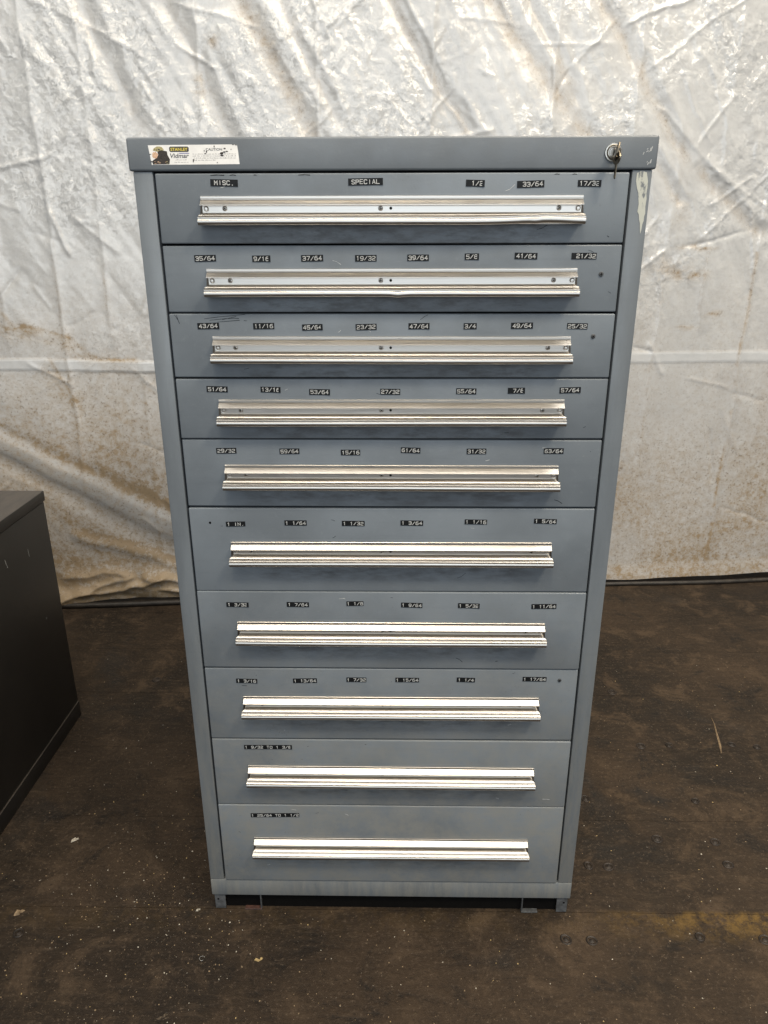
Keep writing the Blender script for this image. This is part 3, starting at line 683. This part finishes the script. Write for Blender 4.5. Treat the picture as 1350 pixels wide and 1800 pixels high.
def make_handle(x0, x1, parent, zt, org, dent, seed):
    rg = random.Random(seed); N = 56; bm = bmesh.new(); rings = []
    ph = rg.uniform(0, 6)
    for i in range(N+1):
        x = x0+(x1-x0)*i/N; ring = []
        for (o_, d_) in PROF:
            yy, zz, xx = -o_/1000, zt-d_/1000, x
            k = max(0, (o_-9))/11.0*(1 if d_ > 26 else 0)
            for (dx, wd, dz, dy) in dent:
                g = math.exp(-((x-dx)/wd)**2)*k; zz += dz*g; yy += dy*g
            if k and dent and dent[0][1] < 0 : pass
            zz += 0.0003*k*math.sin(x*9+ph); 
            # the lip is cut a few millimetres longer than the label channel
            e = 0.0022*(1 if d_ > 24 else (0 if d_ < 13.3 else -1))
            if i == 0: xx -= e
            if i == N: xx += e
            ring.append(bm.verts.new((xx-org[0], yy, zz-org[1])))
        rings.append(ring)
    m = len(PROF)
    for i in range(N):
        for j in range(m): bm.faces.new((rings[i][j], rings[i+1][j], rings[i+1][(j+1) % m], rings[i][(j+1) % m]))
    bm.faces.new(rings[0]); bm.faces.new(rings[-1])
    bmesh.ops.recalc_face_normals(bm, faces=bm.faces[:])
    return from_bm('handle', bm, ALU, parent, smooth=28)
def make_screw_mesh():
    bm = bmesh.new()
    bm_lathe(bm, [(0.0036, 0.0), (0.0036, 0.0006), (0.0030, 0.0013), (0.0016, 0.0017), (0.0002, 0.0018)], (0, 0, 0), '-y', 18)
    for a in (0.5, 0.5+math.pi/2):
        c, s = math.cos(a), math.sin(a); h = 0.00050; l = 0.0022; dy = -0.00185 if a < 1 else -0.0019
        bm_poly(bm, [(-l*c+h*s, dy, -l*s-h*c), (l*c+h*s, dy, l*s-h*c), (l*c-h*s, dy, l*s+h*c), (-l*c-h*s, dy, -l*s+h*c)], (0, 0.0004, 0), 1)
    me = bpy.data.meshes.new('screw'); bm.to_mesh(me); bm.free()
    for m in (SCREW, DARKHOLE): me.materials.append(m)
    return me
def make_rivet_mesh():
    bm = bmesh.new(); bm_lathe(bm, [(0.0042, 0.0), (0.0042, 0.0004), (0.0036, 0.0003), (0.0032, 0.0001), (0.0031, 0.0009), (0.0022, 0.0014), (0.0003, 0.0015)], (0, 0, 0), '-y', 20)
    me = bpy.data.meshes.new('rivet'); bm.to_mesh(me); bm.free(); me.materials.append(ALU)
    for p in me.polygons: p.use_smooth = False
    return me
def make_hole_mesh(r=0.0021):
    bm = bmesh.new(); bm_lathe(bm, [(r, 0.0), (r, 0.0002), (r*0.3, 0.0003)], (0, 0, 0), '-y', 14)
    me = bpy.data.meshes.new('hole'); bm.to_mesh(me); bm.free(); me.materials.append(DARKHOLE)
    return me
PSCREW_ME = make_screw_mesh(); PSCREW_ME.materials[0] = DIRTYSTEEL
SCREW_ME, RIVET_ME, HOLE_ME = make_screw_mesh(), make_rivet_mesh(), make_hole_mesh()
def inst(name, me, parent, loc, rot=0.0):
    o = bpy.data.objects.new(name, me); COL.objects.link(o); o.parent = parent
    o.location = loc; o.rotation_euler = (0, rot, 0); return o

LABELS = [
     [('MISC.', -0.2438, 1.4161, 0.04, 0.0095), ('SPECIAL', -0.0374, 1.4171, 0.0505, 0.0098), (' 1/2', 0.1221, 1.4147, 0.0272, 0.0091), (' 33/64', 0.2024, 1.4133, 0.0395, 0.0098), ('17/32', 0.2874, 1.4141, 0.0337, 0.009)] ,
     [('35/64', -0.2811, 1.3124, 0.0327, 0.0097), ('9/16', -0.196, 1.3116, 0.0275, 0.0093), ('37/64', -0.1191, 1.3121, 0.0334, 0.0097), ('19/32', -0.0381, 1.3119, 0.0325, 0.0097), ('39/64', 0.0405, 1.3124, 0.0324, 0.0093), ('5/8', 0.1211, 1.3138, 0.0213, 0.0093), ('41/64', 0.2022, 1.3145, 0.034, 0.0093), (' 21/32', 0.2888, 1.3143, 0.0373, 0.0092)] ,
     [('43/64', -0.2845, 1.2126, 0.0338, 0.0099), ('11/16', -0.198, 1.2124, 0.0328, 0.0095), ('45/64', -0.1223, 1.2106, 0.0319, 0.0095), ('23/32', -0.0388, 1.211, 0.0327, 0.0095), ('47/64', 0.0432, 1.2122, 0.0326, 0.0095), ('3/4', 0.1224, 1.2122, 0.0202, 0.0094), ('49/64', 0.2024, 1.213, 0.0338, 0.0094), ('25/32', 0.2877, 1.2123, 0.0315, 0.009)] ,
     [('51/64', -0.2787, 1.1142, 0.0338, 0.0101), ('13/16', -0.1929, 1.1134, 0.0319, 0.0091), ('53/64', -0.1144, 1.1095, 0.0333, 0.0096), ('27/32', -0.0012, 1.1099, 0.0319, 0.0101), ('55/64', 0.1202, 1.1106, 0.0322, 0.0096), (' 7/8', 0.2, 1.1116, 0.0271, 0.0096), ('57/64', 0.2853, 1.1123, 0.0334, 0.01)] ,
     [('29/32', -0.2722, 1.0115, 0.0334, 0.0097), ('59/64', -0.1676, 1.0108, 0.0329, 0.0097), ('15/16', -0.0667, 1.009, 0.0319, 0.0097), ('61/64', 0.0323, 1.0129, 0.0321, 0.0101), ('31/32', 0.1406, 1.0114, 0.0322, 0.0097), ('63/64', 0.2669, 1.0124, 0.0325, 0.0101)] ,
     [('1 IN.', -0.2658, 0.8824, 0.0332, 0.0089), ('1 1/64', -0.1628, 0.8846, 0.038, 0.0094), ('1 1/32', -0.0642, 0.8839, 0.0389, 0.0094), ('1 3/64', 0.0358, 0.8848, 0.0387, 0.0094), ('1 1/16', 0.1447, 0.8871, 0.0381, 0.0088), ('1 5/64', 0.2625, 0.8885, 0.0385, 0.0088)] ,
     [('1 3/32', -0.2735, 0.7281, 0.0397, 0.0091), ('1 7/64', -0.1656, 0.729, 0.0396, 0.0096), ('1 1/8', -0.0637, 0.7316, 0.0304, 0.009), ('1 9/64', 0.0372, 0.729, 0.0379, 0.0096), ('1 5/32', 0.1384, 0.7285, 0.0383, 0.0096), ('1 11/64', 0.2713, 0.7281, 0.0442, 0.0096)] ,
     [('1 3/16', -0.2678, 0.5694, 0.0393, 0.0092), ('1 13/64', -0.1592, 0.5706, 0.0444, 0.0098), ('1 7/32', -0.0636, 0.5732, 0.0369, 0.0098), ('1 15/64', 0.0305, 0.5733, 0.0437, 0.0098), ('1 1/4', 0.139, 0.5741, 0.0336, 0.0098), ('1 17/64', 0.2656, 0.5764, 0.0439, 0.0098)] ,
     [('1 9/32 TO 1 3/8', -0.2366, 0.4208, 0.0924, 0.01)] ,
     [('1 25/64 TO 1 1/2', -0.2317, 0.2567, 0.0973, 0.0108)] ,
]

EDGE = [1.4302, 1.3315, 1.2320, 1.1315, 1.0315, 0.9125, 0.7546, 0.5975, 0.4396, 0.2820, 0.0840]
GAP = [0.0026, 0.0024, 0.0024, 0.0022, 0.0022, 0.0030, 0.0008, 0.0022, 0.0022, 0.0009, 0.0020]
HTOP = [1.3983, 1.2972, 1.1967, 1.0975, 0.9878, 0.8501, 0.6949, 0.5372, 0.3787, 0.2012]
HX = [.2800, .2800, .2786, .2772, .2762, .2756, .2752, .2758, .2770, .2767]
DENT = [[(0.225, 0.055, 0.0030, 0.002), (0.2069, 0.006, -0.0012, 0.001)], [(0.0109, 0.010, -0.0013, -0.001)], [], [], [], [], [], [], [], []]

def mat_drawer():
    m = PAINT.copy(); m.name = 'grey_blue_paint_handled'; nt = m.node_tree
    b = nt.nodes['Principled BSDF']; src = b.inputs['Base Color'].links[0].from_socket
    t = NT.__new__(NT); t.m = m; t.t = nt; t.b = b
    tc = t.n('ShaderNodeTexCoord'); sx = t.n('ShaderNodeSeparateXYZ', i_0=tc.outputs['Object'])
    x, z = sx.outputs[0], sx.outputs[2]
    # hand grease under the pull: the drawer's origin sits at the pull's lower edge
    g = t.math('MULTIPLY', t.math('MULTIPLY', t.ramp(z, -0.048, -0.012), t.ramp(z, 0.006, -0.001)), t.ramp(t.math('ABSOLUTE', x), 0.285, 0.20))
    v = t.coord('Object', (1.0, 1.0, 3.5))
    g = t.math('MULTIPLY', g, t.ramp(t.noise(v, 26.0, 5, 0.7), 0.36, 0.70))
    col = t.mix(t.math('MULTIPLY', g, 0.72), src, c4(0.060, 0.062, 0.064))
    # light rubbed scuffs, mostly along the label row
    s2 = t.ramp(t.noise(t.coord('Object', (14.0, 1.0, 90.0)), 3.2, 4, 0.75, 0.8), 0.66, 0.74)
    s2 = t.math('MULTIPLY', s2, t.ramp(t.noise(t.coord('Object'), 12.0, 2, 0.5), 0.5, 0.62))
    col = t.mix(t.math('MULTIPLY', s2, 0.35), col, c4(0.33, 0.34, 0.34))
    t.set(Base_Color=col)
    return m
PAINT_DRAWER = mat_drawer()

for i in range(10):
    zt = EDGE[i]-GAP[i]/2; zb = EDGE[i+1]+GAP[i+1]/2; hz = HTOP[i]; org = (0.0, hz-0.040)
    bm = bmesh.new()
    bm_box(bm, -0.3446, 0.3446, 0.0, 0.020, zb-org[1], zt-org[1], 0.0022, 3)
    # tray behind the front
    bm_box(bm, -0.330, 0.330, 0.0215, 0.58, zb-org[1]+0.012, zb-org[1]+0.014)
    bm_box(bm, -0.3325, -0.3308, 0.0215, 0.58, zb-org[1]+0.012, zt-org[1]-0.010); bm_box(bm, 0.3308, 0.3325, 0.0215, 0.58, zb-org[1]+0.012, zt-org[1]-0.010)
    dr = from_bm('drawer', bm, PAINT_DRAWER, cab, smooth=40)
    dr.location = (0.0, (0.0006, 0.0018, 0.0008, 0.0014, 0.0022, 0.0016, 0.0002, 0.0016, 0.0008, 0.0004)[i], org[1])
    dr.rotation_euler = (0, (0.0006, -0.0004, 0.0007, -0.0008, 0.0003, -0.0009, 0.0004, -0.0006, 0.0005, -0.0003)[i], (0.0010, -0.0016, 0.0006, 0.0014, -0.0012, 0.0008, -0.0006, 0.0015, -0.0010, 0.0006)[i])
    make_handle(-HX[i], HX[i], dr, hz, org, DENT[i], 40+i)
    zc = hz-0.0170-org[1]
    for xx in (-0.2726, 0.2735): inst('rivet', RIVET_ME, dr, (xx*HX[i]/.28, -0.0030, zc-0.0004))
    for k, xx in enumerate((-0.2448, -0.0156, 0.2453)): inst('screw', SCREW_ME, dr, (xx*HX[i]/.28, -0.0030, zc), 0.7*k+i*1.3)
    inst('hole', HOLE_ME, dr, (-0.0006, -0.0030, zc))
    for k, (tx, x, z, wd, h) in enumerate(LABELS[i]): label_tape(tx, x, z, wd, h, dr, 100*i+k, org)
    if i == 1: inst('screw', PSCREW_ME, dr, (0.3168, -0.0001, 1.2885-org[1]), 0.4)
    if i == 2: inst('screw', PSCREW_ME, dr, (0.3136, -0.0001, 1.197-org[1]), 1.0)
    if i == 5: inst('hole', HOLE_ME, dr, (-0.3096, -0.0001, 0.8846-org[1]))
    if i == 7: inst('screw', PSCREW_ME, dr, (0.3118, -0.0001, 0.5743-org[1]), 0.2)
    # worn paint: dark scrapes where the front was knocked
    if i == 2:
        for pts in ([(-.336, 1.2296), (-.331, 1.222), (-.329, 1.216)], [(-.333, 1.2296), (-.330, 1.219)], [(-.290, 1.2235), (-.268, 1.2262), (-.244, 1.2282), (-.226, 1.2302)], [(-.282, 1.2212), (-.255, 1.2238), (-.236, 1.2240)], [(-.262, 1.2222), (-.240, 1.2268)], [(-.27, 1.2185), (-.235, 1.2212)], [(.045, 1.222), (.052, 1.227), (.057, 1.2296)]):
            scratch('scratch', [(x, -0.0002, z-org[1]) for x, z in pts], 0.0007, (0, -1, 0), DARKHOLE, dr)
    if i == 0:
        for a, b in ((-.263, -.243), (-.235, -.226), (-.20, -.196), (-.135, -.118), (.236, .243), (.262, .268)):
            scratch('scratch', [(a, -0.0002, 1.4262-org[1]), ((a+b)/2, -0.0002, 1.4268-org[1]), (b, -0.0002, 1.4262-org[1])], 0.0012, (0, -1, 0), DARKHOLE, dr)
    rg = random.Random(i+70)
    for k in range(9):
        a = rg.uniform(-.33, .33); zz = rg.uniform(zb+.008, zt-.006)-org[1]; l = rg.uniform(.002, .016)*(1 if rg.random() < .5 else .4); sl = rg.uniform(-.7, .7)*l
        if -0.004 < zz < 0.045 and abs(a) < .30: continue
        scratch('scratch', [(a, -0.0002, zz), (a+l*.5, -0.0002, zz+sl*.3), (a+l, -0.0002, zz+sl)], rg.uniform(.0004, .0009), (0, -1, 0), SCRATCH if rg.random() < .45 else DARKHOLE, dr)

# ---- sticker on the cap
def make_sticker():
    SX, SZ = 0.1305/1210, 0.0258/260
    def Q(X, Y): return (-0.3500+(X-70)*SX, 1.4406+(360-Y)*SZ)
    bm = bmesh.new()
    def poly(pts, mi, lvl):
        bm_poly(bm, [(Q(*p)[0], -0.0001-0.00012*lvl, Q(*p)[1]) for p in pts], (0, 0.00010, 0), mi)
    poly([(70, 104), (300, 101), (1180, 97), (1262, 100), (1272, 180), (1282, 356), (400, 360), (98, 362), (85, 230)], 0, 1)
    rg = random.Random(3)
    def blob(cx, cy, rx, ry, mi, lvl, n=14, j=0.25):
        poly([(cx+rx*math.cos(2*math.pi*k/n)*(1+rg.uniform(-j, j)), cy+ry*math.sin(2*math.pi*k/n)*(1+rg.uniform(-j, j))) for k in range(n)], mi, lvl)
    # worn picture at the left end: torn dark patch under a dull yellow hat
    blob(158, 235, 38, 48, 6, 2); blob(205, 160, 66, 34, 5, 2.5)
    poly([(190, 190), (245, 168), (318, 184), (322, 230), (350, 290), (338, 352), (112, 356), (120, 300), (178, 268), (200, 228)], 7, 3)
    for k in range(16): blob(rg.uniform(125, 335), rg.uniform(315, 350), rg.uniform(4, 11), rg.uniform(2, 6), rg.choice((6, 6, 5)), 3.6+0.02*k, 6)
    for k in range(9): blob(rg.uniform(150, 270), rg.uniform(135, 180), rg.uniform(4, 10), rg.uniform(3, 7), 7, 3.6+0.02*k, 6)
    poly([(368, 122), (600, 122), (614, 136), (614, 180), (600, 193), (366, 193), (352, 178), (352, 136)], 1, 2)
    poly([(480, 207), (615, 206), (615, 215), (480, 216)], 4, 2)
    def words(y, x0, x1, h, mi, lo=14, hi=52, gap=9):
        x = x0
        while x < x1:
            l = min(rg.uniform(lo, hi), x1-x)
            xx = x
            while xx < x+l-4:       # letter-like ticks, too fine to read in the photograph
                wd = rg.uniform(4, 8); hh = h*rg.choice((0.65, 0.65, 1.0))
                poly([(xx, y+h/2), (xx+wd, y+h/2), (xx+wd, y+h/2-hh), (xx, y+h/2-hh)], 8, 2); xx += wd+rg.uniform(2.5, 5)
            x += l+gap
    words(296, 425, 575, 11, 8); words(327, 408, 598, 11, 8)
    words(220, 662, 1240, 13, 8); words(246, 658, 1245, 13, 8); words(273, 668, 1245, 13, 8); words(300, 690, 960, 13, 8)
    for (cx, cy, rx, ry) in ((1050, 212, 22, 18), (1085, 196, 16, 10), (1120, 188, 18, 7), (1052, 242, 22, 9), (1095, 150, 18, 9), (957, 122, 7, 12), (850, 190, 8, 14), (832, 214, 14, 6), (668, 298, 12, 9), (662, 318, 6, 12), (1180, 160, 5, 9), (985, 333, 8, 5), (820, 180, 6, 10), (1250, 104, 14, 5), (1210, 99, 16, 4), (92, 222, 16, 5), (108, 320, 20, 9)): blob(cx, cy, rx, ry, 7, 4)
    def text(s, X0, X1, Ytop, Ybase, mi, lvl, shear=0.0, off=0.0):
        cu = bpy.data.curves.new('txt', 'FONT'); cu.body = s; cu.shear = shear; cu.offset = off; cu.resolution_u = 3
        ob = bpy.data.objects.new('txt', cu); me = bpy.data.meshes.new_from_object(ob)
        co = np.array([v.co[:] for v in me.vertices]); mn, mx = co.min(0), co.max(0)
        xa, za = Q(X0, Ybase); xb, zb = Q(X1, Ytop)
        mp = [bm.verts.new((xa+(c[0]-mn[0])/(mx[0]-mn[0])*(xb-xa), -0.0001-0.00012*lvl, za+(c[1]-mn[1])/(mx[1]-mn[1])*(zb-za))) for c in co]
        for p in me.polygons:
            try: f = bm.faces.new([mp[k] for k in p.vertices]); f.material_index = mi
            except ValueError: pass
        bpy.data.objects.remove(ob); bpy.data.curves.remove(cu); bpy.data.meshes.remove(me)
    text('STANLEY', 370, 598, 138, 179, 3, 3, 0, 0.02)
    text('Vidmar', 357, 610, 212, 272, 2, 3, 0.22, 0.02)
    text('CAUTION', 842, 1060, 144, 177, 1, 3, 0, 0.008)
    bm.normal_update()
    for f in bm.faces:
        if abs(f.normal.y) > 0.9 and f.normal.y > 0 and f.calc_center_median().y < -0.0002: pass
    return from_bm('sticker', bm, [STICKER, INK, INKGREY, YELLOW, PURPLE, HELMET, PEACH, SCUFF, FINEPRINT], cap)
make_sticker()

# ---- lock barrel in the cap, key in it, second key hanging
LX, LZ = 0.3173, 1.4542
bm = bmesh.new()
bm_lathe(bm, [(0.0124, -0.002), (0.0124, 0.0012), (0.0117, 0.0022), (0.0104, 0.0024), (0.0094, 0.0012), (0.0090, 0.0006), (0.0086, 0.0022), (0.0080, 0.0034), (0.0072, 0.0036), (0.0069, 0.0022), (0.0066, 0.0020), (0.0062, 0.0030), (0.0004, 0.0031)], (LX, -0.0001, LZ), '-y', 40)
lock = from_bm('lock_cylinder', bm, CHROME, cap, smooth=35)
bm = bmesh.new(); bm_box(bm, LX-0.0006, LX+0.0006, -0.0036, -0.0033, LZ-0.0042, LZ+0.0042)
from_bm('keyway', bm, DARKHOLE, cap)

def make_key(name, label, loc, rot, hang):
    """flat key in its own y-z plane: bow with hole, shoulder, toothed blade along +y"""
    bm = bmesh.new(); th = 0.0009; N = 22; bo = []; bi = []
    for k in range(N):
        a = 2*math.pi*k/N
        bo.append((-0.0085+0.0085*math.cos(a), 0.0118*math.sin(a))); bi.append((-0.0118+0.0022*math.cos(a), 0.0022*math.sin(a)))
    for side in (-1, 1):
        vo = [bm.verts.new((side*th, p[0], p[1])) for p in bo]; vi = [bm.verts.new((side*th, p[0], p[1])) for p in bi]
        for k in range(N): bm.faces.new((vo[k], vo[(k+1) % N], vi[(k+1) % N], vi[k]))
        if side == -1: A = (vo, vi)
        else:
            for k in range(N):
                bm.faces.new((A[0][k], A[0][(k+1) % N], vo[(k+1) % N], vo[k])); bm.faces.new((A[1][k], A[1][(k+1) % N], vi[(k+1) % N], vi[k]))
    teeth = [(-0.0012, 0.0034), (0.002, 0.0034), (0.004, 0.0022), (0.0058, 0.0032), (0.0078, 0.0016), (0.0098, 0.0030), (0.0118, 0.0018), (0.0138, 0.0030), (0.0160, 0.0022), (0.0185, 0.0)]
    low = [(0.0170, -0.0026), (-0.0012, -0.0026)]
    bm_poly(bm, [(-th*0.8, y, z) for y, z in teeth+low], (2*th*0.8, 0, 0))
    bm_poly(bm, [(th*0.8, y, z) for y, z in teeth+low])
    bmesh.ops.recalc_face_normals(bm, faces=bm.faces[:])
    o = from_bm(name, bm, BRASSKEY, None); o.location = loc; o.rotation_euler = rot
    return tag(o, label, 'key')
k1 = make_key('key', 'tarnished key standing in the round lock of the grey cabinet', (LX+0.0012, -0.0070, LZ+0.0005), (0, R(14), R(-4)), False)
k2 = make_key('key', 'spare key hanging down below the round lock of the grey cabinet', (LX+0.0012, -0.0170, LZ-0.0175), (R(-92), R(3), R(6)), True)
bm = bmesh.new(); rings = []
for k in range(24):
    a = 2*math.pi*k/24; rings.append([bm.verts.new(((0.0009*math.cos(2*math.pi*j/6)), (0.0072+0.0006*math.sin(2*math.pi*j/6))*math.cos(a), (0.0072+0.0006*math.sin(2*math.pi*j/6))*math.sin(a))) for j in range(6)])
for k in range(24):
    for j in range(6): bm.faces.new((rings[k][j], rings[(k+1) % 24][j], rings[(k+1) % 24][(j+1) % 6], rings[k][(j+1) % 6]))
bmesh.ops.recalc_face_normals(bm, faces=bm.faces[:])
kr = from_bm('key_ring', bm, BRASSKEY, None, smooth=60); kr.location = (LX+0.0012, -0.0172, LZ-0.0053); kr.rotation_euler = (0, 0, R(8))
tag(kr, 'small wire ring joining the two keys at the cabinet lock', 'key ring')
